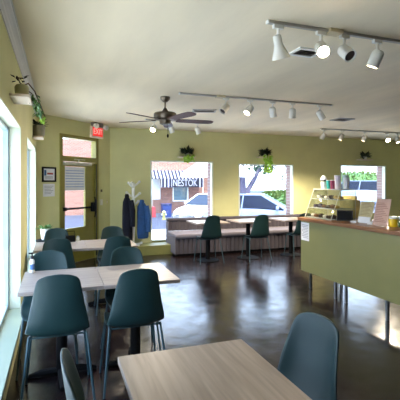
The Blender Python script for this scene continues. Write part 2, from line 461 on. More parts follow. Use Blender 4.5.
hy = thing('fire_hydrant', 'small pale yellow hydrant beside the blue bin outside', 'hydrant', (5.35, 20.8, GZ))
MB().lathe([(.12, 0), (.12, .04), (.08, .06), (.08, .34), (.11, .36), (.11, .39), (.07, .46), (.02, .5)], 14).build('body', mat('hydrant_paint', (150, 144, 90), .5), hy, True)
m = MB(); m.tube([(-.14, 0, .28), (.14, 0, .28)], .04); m.build('side_cap', M_white, hy)
rb = tag(MB().prism([(-.24, 0), (.24, 0), (.21, .6), (-.21, .6)], -.2, .2, axis=1).build('newspaper_box', mat('red_box_paint', (150, 54, 60), .5), None, loc=(5.05, 22.6, GZ)), 'red street box standing outside at the left edge of first window', 'box')

# vehicles
def car(name, label, cat, loc, rz, paint, Lc=4.3, Hc=1.45, van=False):
    r = thing(name, label, cat, loc, rz)
    hl = Lc/2
    st = [(-hl, .62, .42, .72), (-hl+.12, .80, .26, .95), (-hl*.55, .88, .2, 1.0), (0, .9, .2, .98), (hl*.45, .88, .2, .93), (hl*.8, .84, .22, .8), (hl-.1, .74, .3, .68), (hl, .6, .38, .58)]
    if van: st = [(x, w*1.06, z0+.08, z1+.46) for x, w, z0, z1 in st]
    m = MB(); rings = []
    for x, w, z0, z1 in st:
        zz = [(w*.85, z0), (w, z0+.16), (w, z1-.22), (w*.92, z1-.05), (w*.7, z1)]
        sec = [(y, z) for y, z in zz] + [(-y, z) for y, z in zz[::-1]]
        rings.append([m.bm.verts.new((x, y, z)) for y, z in sec])
    for a, b in zip(rings, rings[1:]):
        for k in range(10): m.bm.faces.new((a[k], a[(k+1) % 10], b[(k+1) % 10], b[k]))
    m.bm.faces.new(rings[0]); m.bm.faces.new(rings[-1][::-1])
    body = m.build('body', paint, r, True)
    zb = .95 + (.46 if van else 0)
    xb0, xb1, xt0, xt1 = ((-hl+.15, hl*.5, -hl+.3, hl*.22) if van else (-hl*.86, hl*.48, -hl*.55, hl*.08))
    m = MB()
    bo = [m.bm.verts.new(p) for p in ((xb0, -.78, zb), (xb1, -.78, zb), (xb1, .78, zb), (xb0, .78, zb))]
    to = [m.bm.verts.new(p) for p in ((xt0, -.6, Hc-.04), (xt1, -.6, Hc-.04), (xt1, .6, Hc-.04), (xt0, .6, Hc-.04))]
    for k in range(4): m.bm.faces.new((bo[k], bo[(k+1) % 4], to[(k+1) % 4], to[k]))
    m.bm.faces.new(to); m.bm.faces.new(bo[::-1])
    m.build('glazing', mat('car_glass', (20, 28, 46), .3, spec=.2, var=.25, scale=3), r)
    m = MB(); m.box(xt0-.03, xt1+.03, -.62, .62, Hc-.05, Hc, .02)
    for sy in (-1, 1):
        m.tube([(xb0, .78*sy, zb), (xt0, .6*sy, Hc-.03)], .045); m.tube([(xb1, .78*sy, zb), (xt1, .6*sy, Hc-.03)], .035)
        xm = (xb0+xb1)/2-.15; m.tube([(xm, .785*sy, zb), ((xt0+xt1)/2, .61*sy, Hc-.03)], .03)
    m.build('roof', paint, r, True)
    for sx in (-.62, .62):
        for sy in (-1, 1):
            w = MB(); w.lathe([(.2, -.1), (.32, -.1), (.33, -.05), (.33, .05), (.32, .1), (.2, .1)], 20, Matrix.Translation((hl*sx, .8*sy, .33)) @ Matrix.Rotation(PI/2, 4, 'X'))
            wo = w.build('wheel', M_dark, r, True)
            h = MB(); h.lathe([(.2, -.105), (.2, .105)], 14, Matrix.Translation((hl*sx, .8*sy, .33)) @ Matrix.Rotation(PI/2, 4, 'X'))
            h.build('hub_cap', M_steel, wo)
    for sy in (-1, 1):
        MB().ball((xb1-.25, .93*sy, zb+.05), .1, (.7, 1, .8)).build('mirror', paint, r, True)
        MB().ball((hl-.12, .52*sy, .62+(.2 if van else 0)), .12, (.8, 1.2, .6)).build('headlight', M_white, r, True)
    return r
car('car', 'white hatchback parked outside the first window', 'car', (7.15, 18.6, GZ), PI+.62, mat('white_car_paint', (238, 238, 240), .25, var=.02, coat=.4))
car('car', 'pale blue car with dark windscreen outside the middle window', 'car', (7.75, 14.6, GZ+.03), -.6, mat('pale_blue_car_paint', (112, 124, 150), .25, var=.04, coat=.4), 4.5, 1.5)
car('van', 'pale blue van parked outside the window behind the counter', 'van', (22.4, 26.3, GZ), PI/2+.75, mat('silver_car_paint', (140, 150, 170), .25, var=.03, coat=.4), 4.6, 2.15, True)

# trees and hedges
def foliage(m, c, s, n, L, rnd):
    for _ in range(n):
        while True:
            v = Vector((rnd.uniform(-1, 1), rnd.uniform(-1, 1), rnd.uniform(-1, 1)))
            if .25 < v.length < 1: break
        p = Vector(c) + Vector((v.x*s[0], v.y*s[1], v.z*s[2]))
        m.leaf(p, v + Vector((rnd.uniform(-.6, .6), rnd.uniform(-.6, .6), rnd.uniform(-.8, .3))), L*rnd.uniform(.7, 1.3), L*.6)
rnd = random.Random(3)
def tree(label, loc, fork, crowns, lm, L=.3, n=420):
    r = thing('tree', label, 'tree', loc)
    m = MB()
    for pts, rad in fork: m.tube(pts, rad, 9)
    m.build('trunk', mat('grey_bark', (70, 66, 84), .9, var=.25, scale=12), r, True)
    m = MB()
    for c, s in crowns: foliage(m, c, s, n, L, rnd)
    m.build('crown', lm, r)
    return r
M_treeleaf = mat('tree_leaf', (74, 96, 76), .6, var=.35, scale=3)
M_hedge = mat('hedge_leaf', (100, 116, 60), .6, var=.35, scale=3)
tree('forked grey tree seen in the left half of middle window', (10.35, 21.6, GZ),
     [([(0, 0, 0), (.02, 0, 1.0), (.0, 0, 2.0), (-.12, 0, 3.6), (-.1, 0, 4.6)], [.34, .27, .25, .2, .1]), ([(.02, 0, .9), (.5, .1, 1.6), (1.0, .2, 2.3), (1.7, .3, 3.6)], [.2, .16, .14, .06]), ([(0, 0, 2), (-.7, -.1, 3), (-1.1, -.2, 4)], [.14, .1, .05])],
     [((0, .4, 4.4), (2.2, 1.6, 1.0)), ((1.8, .8, 3.5), (1.1, 1.0, .8)), ((-.9, 1, 2.6), (.7, .7, .8))], M_treeleaf)
def hedge(label, loc, sx, sy, sz, lm, n):
    r = thing('hedge', label, 'hedge', loc)
    m = MB(); m.ball((0, 0, sz*.5), 1, (sx*.93, sy*.93, sz*.52), 3, .06, rnd); core = m.build('core', M_leaf, r, True)
    m = MB()
    for _ in range(n):
        a = rnd.uniform(0, 2*PI); t = rnd.uniform(-.2, 1); c = math.sqrt(max(0, 1-t*t))
        v = Vector((c*math.cos(a), c*math.sin(a), t)); p = Vector((v.x*sx, v.y*sy, sz*.5+v.z*sz*.52))
        m.leaf(p, v + Vector((rnd.uniform(-.7, .7), rnd.uniform(-.7, .7), rnd.uniform(-.4, .7))), .3, .2)
    m.build('foliage', lm, r)
hedge('rounded yellow green hedge seen in right half of middle window', (15.4, 25.5, GZ), 2.2, 1.2, 1.25, M_hedge, 700)
hedge('long green hedge behind the van outside the counter window', (29.5, 33.5, GZ), 5.2, 1.4, 2.95, M_hedge, 1300)
tree('leafy tree standing far left outside the counter window', (23.6, 37, GZ), [([(0, 0, 0), (0, 0, 2), (.1, 0, 3)], [.2, .16, .1])], [((0, 0, 2.6), (1.3, 1.2, 1.3))], M_treeleaf, .3, 500)

# ------------------------------------------------------------------ chairs
def shell_mesh():
    prof = [(.222, .430, .17), (.215, .446, .195), (.17, .456, .210), (.08, .452, .222), (-.02, .445, .228), (-.10, .446, .229), (-.155, .458, .227), (-.195, .495, .220), (-.215, .55, .209), (-.230, .62, .195), (-.244, .69, .180), (-.255, .75, .167), (-.263, .80, .157), (-.268, .836, .148), (-.271, .860, .136), (-.273, .876, .112), (-.274, .884, .070)]
    prof = [(y, z if z < .5 else .5+(z-.5)*1.045, w) for y, z, w in prof]
    NU = 12
    m = MB(); rows = []
    for i, (y, z, w) in enumerate(prof):
        row = []
        back = max(0, min(1, (i-5)/4)); seat = 1-back
        for k in range(NU+1):
            u = -1+2*k/NU
            c = u*u
            top = max(0, min(1, (i-10)/5)); dz = seat*.030*c*abs(u) + (.008*c*abs(u) if 4 < i < 9 else 0) - top*.010*c
            dy = back*(.050-.040*top)*c*abs(u)**.5
            if i < 2: dz -= .012*c
            row.append(m.bm.verts.new((u*w*.94, y+dy, z+dz)))
        rows.append(row)
    for a, b in zip(rows, rows[1:]):
        for k in range(NU): m.bm.faces.new((a[k], a[k+1], b[k+1], b[k]))
    return m
def make_chair(name, label, group):
    r = thing(name, label, 'chair', (0, 0, 0), 0, group)
    s = shell_mesh().build('seat_shell', M_shell, r)
    for f in s.data.polygons: f.use_smooth = True
    md = s.modifiers.new('thickness', 'SOLIDIFY'); md.thickness = .011; md.offset = 0
    md = s.modifiers.new('smooth', 'SUBSURF'); md.levels = 1; md.render_levels = 1
    for sx in (-1, 1):
        MB().tube([(.188*sx, -.105, .452), (.236*sx, -.205, .0)], .0085).build('leg', M_leg, r, True)
        MB().tube([(.182*sx, .13, .448), (.224*sx, .19, .0)], .0085).build('leg', M_leg, r, True)
    m = MB(); m.tube([(-.186, -.10, .438), (-.18, .13, .438), (.18, .13, .438), (.186, -.10, .438), (-.186, -.10, .438)], .007)
    m.build('under_frame', M_leg, r, True)
    return r
G1 = 'teal shell chairs'
chair0 = make_chair('dining_chair', 'teal shell chair seen from behind, nearest the window at the middle table', G1)
chair0.location = (0.0, 3.03, 0)
for x, y, rz, lab in [
    (.535, 3.03, 0, 'teal shell chair seen from behind at the right half of middle table'),
    (-.075, 3.50, PI, 'teal shell chair facing us across the middle table, beside the window'),
    (.60, 3.48, PI, 'teal shell chair facing us across the right half of middle table'),
    (-.01, 4.83, 0, 'dark backed teal chair at the near side of far left table, beside window'),
    (.64, 4.81, 0, 'dark backed teal chair at the near right side of the far left table'),
    (-.02, 5.31, PI, 'teal shell chair facing us behind far left table, by the plant pot'),
    (.70, 5.31, PI, 'teal shell chair facing us behind far left table, in front of the door'),
    (.285, 1.47, -PI/2, 'teal shell chair seen edge on at the left of the nearest table'),
    (.85, 1.48, PI/2+.14, 'teal shell chair turned towards us at the right of the nearest table'),
    (.85, .83, PI/2+.05, 'teal shell chair just entering the bottom right corner of the picture'),
    (2.68, 7.05, 0, 'dark teal chair at the left table along the grey bench'),
    (3.62, 6.92, 0, 'dark teal chair at the middle table along the grey bench'),
    (4.62, 6.98, 0, 'dark teal chair half hidden behind the end of the service counter')]:
    dup(chair0, (x, y, 0), rz, lab)

# ------------------------------------------------------------------ tables
def table(label, x0, x1, y0, y1, m_top, group, base='round'):
    cx, cy = (x0+x1)/2, (y0+y1)/2
    r = thing('cafe_table', label, 'table', (cx, cy, 0), 0, group)
    a, b = (x1-x0)/2, (y1-y0)/2
    MB().box(-a, a, -b, b, .722, .75, .003).build('tabletop', m_top, r)
    MB().tube([(0, 0, .02), (0, 0, .70)], .042, 16).build('pedestal', M_black, r, True)
    m = MB(); m.box(-.16, .16, -.16, .16, .695, .7215); m.build('mounting_plate', M_black, r)
    m = MB()
    if base == 'round': m.lathe([(.22, 0), (.22, .012), (.19, .022), (.05, .032)], 28)
    else:
        for sx, sy in ((1, 0), (-1, 0), (0, 1), (0, -1)): m.tube([(0, 0, .035), (.15*sx, .15*sy, .03), (.26*sx, .27*sy, .013)], [.032, .028, .013])
    m.build('base', M_black, r, True)
    return r
GT = 'grey oak cafe tables'
table('left half of the middle grey oak table, beside the window', -.262, .314, 2.96, 3.645, M_oakX, GT, 'cross')
table('right half of the middle grey oak table', .316, .893, 2.96, 3.645, M_oakX, GT, 'cross')
table('left half of far left oak table, near the plant pot', -.262, .314, 4.71, 5.39, M_oakX, GT, 'cross')
table('right half of far left oak table, near the entrance door', .316, .89, 4.71, 5.39, M_oakX, GT, 'cross')
table('nearest grey oak table filling the bottom of the picture', .241, .828, 1.05, 1.734, M_oakY, GT, 'cross')
table('small table at the left end of the grey bench', 2.39, 3.05, 6.86, 7.52, M_oakX, GT)
table('small table at the middle of the grey bench', 3.24, 3.90, 6.83, 7.49, M_oakX, GT)
table('small bench table beside the end of the service counter', 4.22, 4.90, 6.84, 7.50, M_oakX, GT)

# ------------------------------------------------------------------ upholstered bench
bx0, bx1, by0, by1 = 2.215, 6.1, 7.72, 8.46
bench = thing('banquette_bench', 'long grey channel tufted bench along the back wall', 'bench', (0, 0, 0))
m = MB()
def ribbed(m, x0, x1, y, z0, z1, pitch, depth, thick):
    n = max(1, round((x1-x0)/pitch)); p = (x1-x0)/n; pts = []
    for i in range(n):
        for j in range(6):
            t = j/6; pts.append((x0+(i+t)*p, y+depth-depth*math.sin(PI*t)**.6))
    pts.append((x1, y+depth))
    poly = pts + [(x1, y+thick), (x0, y+thick)]
    m.prism(poly, z0, z1, axis=2)
ribbed(m, bx0+.01, bx1, by0, .05, .36, .095, .018, .60)
m.build('seat_base', M_fabric, bench, True)
m = MB(); m.box(bx0, bx1, by0-.015, by1-.14, .36, .455, .03); m.build('seat_cushion', M_fabric_l, bench, True)
m = MB(); ribbed(m, bx0+.01, bx1, by1-.16, .455, .66, .095, .016, .14); m.build('backrest', M_fabric, bench, True)
m = MB(); m.box(bx0, bx1, by1-.175, by1-.01, .66, .725, .025); m.build('top_rail', M_fabric, bench, True)
m = MB(); m.box(bx0, bx0+.012, by1-.2, by1-.01, .05, .66, .004); m.box(bx0, bx0+.012, by0, by1-.2, .05, .37, .004); m.build('end_panel', M_fabric_l, bench)
m = MB(); m.box(bx0+.04, bx1, by0+.05, by1-.03, 0, .05); m.build('plinth', M_black, bench)

# ------------------------------------------------------------------ service counter
KX, KY = 3.30, 4.92
ct = thing('service_counter', 'green panelled service counter with a butcher block top', 'counter', (KX, KY, 0))
MB().box(-.03, .70, -5.2, .045, .955, 1.0, .005).build('countertop', M_butcher, ct)
m = MB(); m.box(0, .03, -5.15, 0, .24, .954); m.box(.03, .66, -.03, 0, .24, .954); m.build('front_panel', M_counter, ct)
m = MB(); m.box(.03, .66, -5.15, -.03, .925, .954); m.build('under_shelf', M_black, ct)
for y in (-.12, -.66, -.86, -1.52, -2.9, -4.2): MB().box(.065, .095, y-.015, y+.015, 0, .925).build('leg', M_steel, ct)
for y in (-.12, -1.52, -2.9, -4.2): MB().box(.60, .63, y-.015, y+.015, 0, .925).build('leg', M_steel, ct)

nt_ = thing('paper_notice', 'white paper notice taped to the end of the green counter', 'notice', (KX-.002, 4.815, .81))
MB().box(-.002, 0, -.095, .095, -.13, .125).build('sheet', M_paper, nt_)
m = MB()
for k in range(9): m.box(-.0028, -.002, -.075, .075-(.03 if k % 3 == 2 else 0), .085-k*.022, .091-k*.022)
m.build('printed_lines', M_ink, nt_)

# display case with sloped front
CT = 1.0
case = thing('display_case', 'clear sloped acrylic pastry case at the end of the counter', 'display case', (3.34, 4.31, CT+.0005))
dy = .58; dep = .40; hh = .40
def slx(z): return .16*z/hh
for y in (0, dy):
    MB().prism([(0, 0), (dep, 0), (dep, hh), (slx(hh), hh)], y-.003, y+.003, axis=1).build('side_pane', M_acrylic, case)
m = MB(); m.prism([(0, 0), (.006, 0), (slx(hh)+.006, hh), (slx(hh), hh)], .003, dy-.003, axis=1); m.build('front_pane', M_acrylic, case)
M_tray = mat('case_tray', (190, 194, 190), .4, var=.04)
for z in (.006, .14, .265):
    MB().box(slx(z)+.01, dep-.005, .006, dy-.006, z, z+.008).build('shelf', M_tray, case)
MB().box(slx(hh)-.005, dep+.005, -.008, dy+.008, hh, hh+.012).build('top_panel', M_tray, case)
for y in (0, dy):
    MB().tube([(.004, y, .004), (slx(hh), y, hh)], .003, 6).build('edge_rail', M_white, case); MB().tube([(dep, y, .004), (dep, y, hh)], .003, 6).build('edge_rail', M_white, case)
pm = [mat('pastry_brown', (128, 82, 48), .7, var=.3, scale=30), mat('pastry_dark', (62, 44, 40), .7, var=.3, scale=30), mat('pastry_white', (226, 218, 206), .6, var=.08), mat('pastry_gold', (206, 170, 92), .6, var=.2, scale=30), mat('pastry_purple', (78, 66, 92), .6, var=.2)]
pn = ['golden brown', 'dark chocolate', 'white iced', 'golden', 'berry']
where = {0: 'bottom', 1: 'middle', 2: 'top'}
cols = [[2, 0, 1, 2, 1, 1], [4, 4, 0, 1, 0, 3], [2, 1, 2, 1, 3, 3]]
posn = ['at the far left', 'second from left', 'third from left', 'fourth from left', 'fifth from left', 'at the right end']
for lv in range(3):
    for k in range(6):
        z = (.006, .14, .265)[lv]+.009
        y = dy-.06-k*.09; x = slx(z)+.10
        m = MB()
        if (k+lv) % 3 == 0: m.ball((0, 0, .025), .036, (1, 1, .62), 2, .05)
        elif (k+lv) % 3 == 1: m.box(-.036, .036, -.03, .03, 0, .04, .01)
        else: m.lathe([(.025, 0), (.034, .025), (.038, .032), (.028, .05), (.006, .056)], 14)
        c = cols[lv][k]
        tag(m.build('pastry', pm[c], None, True, loc=(3.34+x, 4.31+y, CT+z)), '%s pastry on the %s shelf of the case, %s' % (pn[c], where[lv], posn[k]), 'pastry', 'pastries in the display case')
# things standing on the case
def cup(name, label, cat, x, y, z, r, h, m1, parts=()):
    t = thing(name, label, cat, (x, y, z))
    MB().lathe([(r*.8, 0), (r, h)], 18).build('body', m1, t, True)
    for nm, prof, mm in parts: MB().lathe(prof, 18).build(nm, mm, t, True)
    return t
zt = CT+hh+.0125
M_teal = mat('teal_card', (40, 150, 140), .5); M_maroon = mat('maroon_card', (128, 42, 74), .5); M_lilac = mat('pale_lilac_card', (220, 206, 216), .5); M_mint = mat('pale_mint_card', (196, 218, 212), .5)
cup('takeaway_cup', 'white cup with dark band and domed lid atop the pastry case', 'cup', 3.60, 4.80, zt, .042, .10, M_paper, [('band', [(.044, .105), (.046, .125)], M_dark), ('lid', [(.046, .126), (.044, .15), (.02, .185), (.012, .19)], M_paper)])
cup('canister', 'teal canister standing on the pastry case', 'canister', 3.60, 4.685, zt, .036, .115, M_teal, [('lid', [(.037, .116), (.037, .125)], M_white)])
cup('canister', 'maroon canister beside the teal one on the pastry case', 'canister', 3.60, 4.60, zt, .034, .115, M_maroon, [('lid', [(.035, .116), (.035, .125)], M_white)])
cup('cup_stack', 'tall pale lilac stack of cups on the pastry case', 'cups', 3.62, 4.52, zt, .042, .18, M_lilac, [('rim', [(.044, .181), (.044, .188)], M_white)])
cup('cup_stack', 'tall pale mint stack of cups on the pastry case', 'cups', 3.69, 4.45, zt, .042, .185, M_mint, [('rim', [(.044, .186), (.044, .193)], M_white)])
cup('cup_stack', 'shorter white stack of cups at the right end of the case', 'cups', 3.62, 4.34, zt, .04, .15, M_paper, [('rim', [(.042, .151), (.042, .157)], M_mint)])

# tablet, menu boards, small items
def leaning(name, label, cat, loc, rz, w, h, tilt, th, m1, extra=None):
    t = thing(name, label, cat, loc, rz)
    R = Matrix.Rotation(tilt, 4, 'X')          # local: faces -y, leans back
    MB().box(-w/2, w/2, 0, th, 0, h, .003, m=R).build('board', m1, t)
    if extra: extra(t, R)
    MB().box(-w*.25, w*.25, .0, .10, 0, .008).build('foot', M_dark if m1 is M_dark else M_acrylic, t)
    m = MB(); m.tube([(0, th+.022+h*.13, h*.5), (0, .13, .006)], .005, 6); m.build('prop', M_dark, t)
    return t
RZ = -PI/2 + math.radians(47); RZ2 = -PI/2 + .17
def tab_extra(t, R): MB().box(-.085, .085, -.002, -.0005, .015, .13, m=R).build('screen', mat('dark_screen', (10, 12, 16), .6, spec=.2), t)
leaning('tablet', 'black tablet on a stand beside the pastry case', 'tablet', (3.47, 4.195, CT+.004), RZ, .20, .145, -.28, .012, M_dark, tab_extra)
def menu1(t, R):
    MB().box(-.085, .085, -.012, -.001, .0, .075, m=R).build('white_card', M_paper, t)
    m = MB()
    for k in range(9): m.box(-.075, .075-.02*(k % 3), -.0016, -.0004, .10+k*.018, .105+k*.018, m=R)
    m.build('printed_lines', mat('tan_ink', (138, 122, 84), .8), t)
leaning('menu_board', 'tan menu board with a white card at its base, on the counter', 'menu', (3.545, 3.935, CT+.003), RZ2, .20, .27, -.25, .006, mat('tan_board', (184, 170, 130), .7), menu1)
def menu2(t, R):
    m = MB()
    for k in range(12): m.box(-.075, .075-.02*(k % 4), -.0016, -.0004, .045+k*.02, .05+k*.02, m=R)
    m.build('printed_lines', mat('rose_ink', (150, 104, 92), .8), t)
leaning('menu_board', 'larger pink menu board leaning near the yellow tin', 'menu', (3.49, 3.63, CT+.003), RZ2, .19, .32, -.27, .006, mat('pink_board', (202, 166, 150), .7), menu2)
yt = thing('tin', 'small yellow tin on the counter beside the pink menu board', 'tin', (3.58, 3.515, CT))
MB().lathe([(.045, 0), (.047, .005), (.047, .085), (.045, .09)], 20).build('body', mat('yellow_tin', (236, 196, 36), .4, var=.06), yt, True)
MB().lathe([(.044, .0905), (.048, .092), (.048, .112), (.044, .116)], 20).build('lid', M_white, yt, True)
gj = thing('glass_jar', 'clear glass jar with steel lid right of the yellow tin', 'jar', (3.59, 3.40, CT))
MB().lathe([(.045, 0), (.05, .01), (.05, .085), (.038, .1)], 20).build('jar_body', M_jarglass, gj, True)
MB().lathe([(.038, .1005), (.042, .102), (.042, .122)], 20).build('lid', M_steel, gj, True)
MB().lathe([(.04, .006), (.043, .06)], 16).build('contents', M_leaf, gj, True)
tag(MB().box(-.05, .05, -.035, .035, 0, .022, .004).build('card_box', M_paper, None, loc=(3.50, 4.055, CT), rot=(0, 0, .6)), 'small white card box on the counter left of the tan menu', 'box')
tag(MB().box(-.045, .045, -.03, .03, 0, .03, .004).build('card_box', M_paper, None, loc=(3.53, 3.80, CT), rot=(0, 0, .4)), 'small white card box between the two menu boards', 'box')
pl = thing('paper_bag', 'golden paper bag standing on the counter behind the pastry case', 'bag', (3.89, 4.60, CT+.003))
MB().box(-.07, .07, -.14, .14, 0, .255, .015).build('body', mat('golden_paper', (236, 216, 146), .7, var=.2, scale=12, bump=.4, bscale=12), pl)
MB().box(-.02, .02, -.13, .13, .256, .31, .005).build('folded_top', mat('golden_paper', (236, 216, 146)), pl)
gp = thing('counter_plant', 'dark leafy plant on the counter behind the yellow tin', 'plant', (3.86, 3.56, CT))
MB().lathe([(.045, 0), (.06, .09)], 16).build('pot', M_potg, gp, True)
m = MB()
for _ in range(26):
    a = rnd.uniform(0, 2*PI); m.leaf((0, 0, .09), (math.cos(a), math.sin(a), rnd.uniform(.3, 1.4)), rnd.uniform(.1, .17), .035)
m.build('foliage', M_leaf_d, gp)

# ------------------------------------------------------------------ coat stand and coats
rk = thing('coat_stand', 'white wooden coat stand on the raised kerb by the first window', 'coat stand', (1.47, 8.27, .2))
MB().tube([(0, 0, 0), (0, 0, 1.30)], .032, 12).build('pole', M_white, rk, True)
m = MB()
for k in range(4):
    a = k*PI/2+.4; m.box(.02, .22, -.018, .018, 0, .03, .004, m=Matrix.Rotation(a, 4, 'Z')); m.box(.19, .22, -.018, .018, -.0, .05, .004, m=Matrix.Rotation(a, 4, 'Z'))
m.build('base', M_white, rk)
for k, (z, a) in enumerate([(1.26, .2), (1.24, 2.2), (1.24, 4.3), (1.02, 0), (1.04, PI), (.86, 5.4), (.60, 3.5)]):
    c, s_ = math.cos(a), math.sin(a)
    m = MB(); m.tube([(0, 0, z-.04), (c*.07, s_*.07, z), (c*.13, s_*.13, z+.05)], .022, 8); m.ball((c*.135, s_*.135, z+.055), .03)
    m.build('hook', M_white, rk, True)
def coat(label, loc, w, h, mt, sway):
    m = MB(); seg = 22; rings = []
    prof = [(0, .25), (.04, .55), (.12, .86), (.3, .95), (.55, 1.0), (.8, 1.02), (.95, .95), (1, .8)]
    for t, k in prof:
        ring = []
        for i in range(seg):
            a = 2*PI*i/seg; fold = 1+.13*math.sin(5*a+sway+t*2)*t
            ring.append(m.bm.verts.new((w*k*math.cos(a)*fold+.02*sway*t, w*.55*k*math.sin(a)*fold, -h*t)))
        rings.append(ring)
    for a, b in zip(rings, rings[1:]):
        for i in range(seg): m.bm.faces.new((a[i], a[(i+1) % seg], b[(i+1) % seg], b[i]))
    m.bm.faces.new(rings[0]); m.bm.faces.new(rings[-1])
    r = thing('coat', label, 'coat', loc)
    m.build('body', mt, r, True)
    m = MB(); m.tube([(w*.75, -.05, -.08), (w*1.05, -.07, -.3), (w*1.05, -.06, -.62)], [.05, .06, .05], 10); m.build('sleeve', mt, r, True)
    m = MB(); m.lathe([(w*.42, -.05), (w*.46, .01), (w*.3, .045)], 14); m.build('collar', mt, r, True)
    return r
coat('long navy coat hanging left on the white coat stand', (1.325, 8.19, 1.22), .10, 1.0, M_navy, .3)
coat('blue jacket hanging right on the white coat stand', (1.635, 8.19, 1.10), .115, .76, M_blue, 1.0)

# ------------------------------------------------------------------ wall shelves with plants
def shelf_left(label, y0, y1, z, dep=.14, thick=.022):
    r = tag(MB().box(0, dep, 0, y1-y0, 0, thick, .003).build('wall_shelf', M_shelf, None, loc=(W, y0, z)), label, 'shelf')
    return r
shelf_left('pale wall shelf high above the near window', 3.26, 3.60, 2.146)
p1 = thing('potted_plant', 'trailing vine in a glass pot on shelf above near window', 'plant', (W+.075, 3.40, 2.1685))
MB().lathe([(.045, 0), (.06, .02), (.062, .09), (.05, .11)], 18).build('pot', mat('sage_glazed_pot', (178, 174, 130), .35), p1, True)
m = MB()
m.tube([(0, 0, .10), (-.03, -.06, .16), (.02, -.1, .15)], .006, 6); m.tube([(0, 0, .10), (.05, .08, .15), (.10, .16, .10), (.16, .22, -.05), (.20, .26, -.16)], .006, 6); m.tube([(.0, .02, .1), (.08, .1, .06), (.11, .15, -.08)], .005, 6)
m.build('stem', M_stem, p1, True)
m = MB()
for _ in range(9): m.leaf((rnd.uniform(-.05, .03), rnd.uniform(-.12, 0), .12+rnd.uniform(0, .05)), (rnd.uniform(-1, 1), rnd.uniform(-1, 1), rnd.uniform(-.2, .8)), .06, .03)
m.build('upper_foliage', M_leaf_d, p1)
m = MB()
for _ in range(34):
    t = rnd.random(); m.leaf((.09+.05*t+rnd.uniform(-.02, .03), .12+.08*t+rnd.uniform(-.03, .03), .06-.20*t), (rnd.uniform(-1, 1), rnd.uniform(-1, 1), -1), .065, .038)
m.build('trailing_foliage', M_leaf, p1)
m = MB()
for _ in range(8): m.leaf((.17+rnd.uniform(-.02, .02), .24+rnd.uniform(-.02, .02), -.14+rnd.uniform(-.05, .05)), (rnd.uniform(-.6, .6), rnd.uniform(-.6, .6), -1), .05, .03)
m.build('new_leaves', M_leaf_l, p1)
p1.scale = (.85, .85, .85)
shelf_left('pale wall shelf in the corner beside the entrance', 6.05, 6.42, 2.14, .14, .022)
p2 = thing('potted_plant', 'dark plant in a grey pot on the corner shelf', 'plant', (W+.075, 6.22, 2.1625))
MB().lathe([(.065, 0), (.085, .03), (.09, .16), (.084, .165)], 18).build('pot', M_potg, p2, True)
m = MB()
for _ in range(30):
    a = rnd.uniform(0, 2*PI); m.leaf((.03*math.cos(a), .03*math.sin(a), .16), (math.cos(a)+.5, math.sin(a), rnd.uniform(-.2, 1.2)), rnd.uniform(.08, .15), .05)
m.build('foliage', M_leaf_d, p2)
def shelf_back(lab_s, lab_p, x0, x1, z, trail, dark=True):
    tag(MB().box(0, x1-x0, -.14, 0, 0, .025, .003).build('wall_shelf', M_shelf, None, loc=(x0, B, z)), lab_s, 'shelf')
    cx = (x0+x1)/2
    r = thing('potted_plant', lab_p, 'plant', (cx, B-.08, z+.0255))
    MB().lathe([(.035, 0), (.045, .02), (.048, .07), (.045, .074)], 16).build('pot', M_pot, r, True)
    m = MB()
    for _ in range(70):
        a = rnd.uniform(0, 2*PI); m.leaf((.05*math.cos(a), .04*math.sin(a), .06+rnd.uniform(0, .05)), (math.cos(a)*1.3, -abs(math.sin(a))*.4+.1*math.sin(a), rnd.uniform(-.35, 1.0)), rnd.uniform(.09, .17), .075)
    m.build('foliage', M_leaf_d if dark else M_leaf, r)
    if trail:
        m = MB()
        for _ in range(int(260*trail)):
            t = rnd.random(); m.leaf((rnd.uniform(-.1, .1)+.02, -.09+rnd.uniform(-.04, .01), .06-t*trail), (rnd.uniform(-.6, .6), rnd.uniform(-.8, .1), -1), .085, .06)
        m.build('trailing_foliage', M_leaf_l, r)
shelf_back('narrow white shelf above the first back window', 'bushy green plant on the shelf above first back window', 2.50, 2.89, 2.055, .16)
shelf_back('narrow white shelf above the middle back window', 'dark plant with long lime vines hanging over the middle window', 4.47, 4.84, 2.09, .42)
shelf_back('narrow white shelf above the window behind the counter', 'small dark plant on the shelf above the counter window', 7.42, 7.86, 2.09, 0)

# ------------------------------------------------------------------ entrance wall objects (placed along the slanted wall)
NX, NY = math.sqrt(.5), -math.sqrt(.5)
def on_slant(u, off, z): return (W+u*math.sqrt(.5)+NX*off, LY+u*math.sqrt(.5)+NY*off, z)
fr = thing('framed_certificate', 'black framed certificate on the green wall left of the door', 'picture', on_slant(.265, 0, 1.64), DR)
m = MB()
for a, b, c, d in ((-.155, -.125, -.13, .13), (.125, .155, -.13, .13), (-.125, .125, .10, .13), (-.125, .125, -.13, -.10)): m.box(a, b, -.022, -.001, c, d, .003)
m.build('frame', M_black, fr)
MB().box(-.125, .125, -.008, -.001, -.10, .10).build('sheet', M_paper, fr)
MB().box(-.105, -.06, -.0095, -.008, -.02, .075).build('blue_print', M_blueink, fr)
m = MB(); m.box(-.04, .09, -.0095, -.008, .0, .03); m.build('red_print', M_redink, fr)
m = MB(); [m.box(-.09, .09, -.0095, -.008, -.04-.02*k, -.032-.02*k) for k in range(3)]; m.build('printed_lines', M_ink, fr)
pa = thing('paper_notice', 'white paper notice below the black framed certificate', 'notice', on_slant(.27, 0, 1.375), DR)
MB().box(-.13, .13, -.003, -.001, -.115, .105).build('sheet', M_paper, pa)
m = MB(); [m.box(-.10, .10-.03*(k % 3), -.0038, -.003, .06-.026*k, .067-.026*k) for k in range(6)]; m.build('printed_lines', M_ink, pa)
dn = thing('door_notice', 'large white notice with blue lines on the upper door glass', 'notice', on_slant(.925, -.025, 1.565), DR)
MB().box(-.265, .265, -.002, 0, -.21, .225).build('sheet', M_paper, dn)
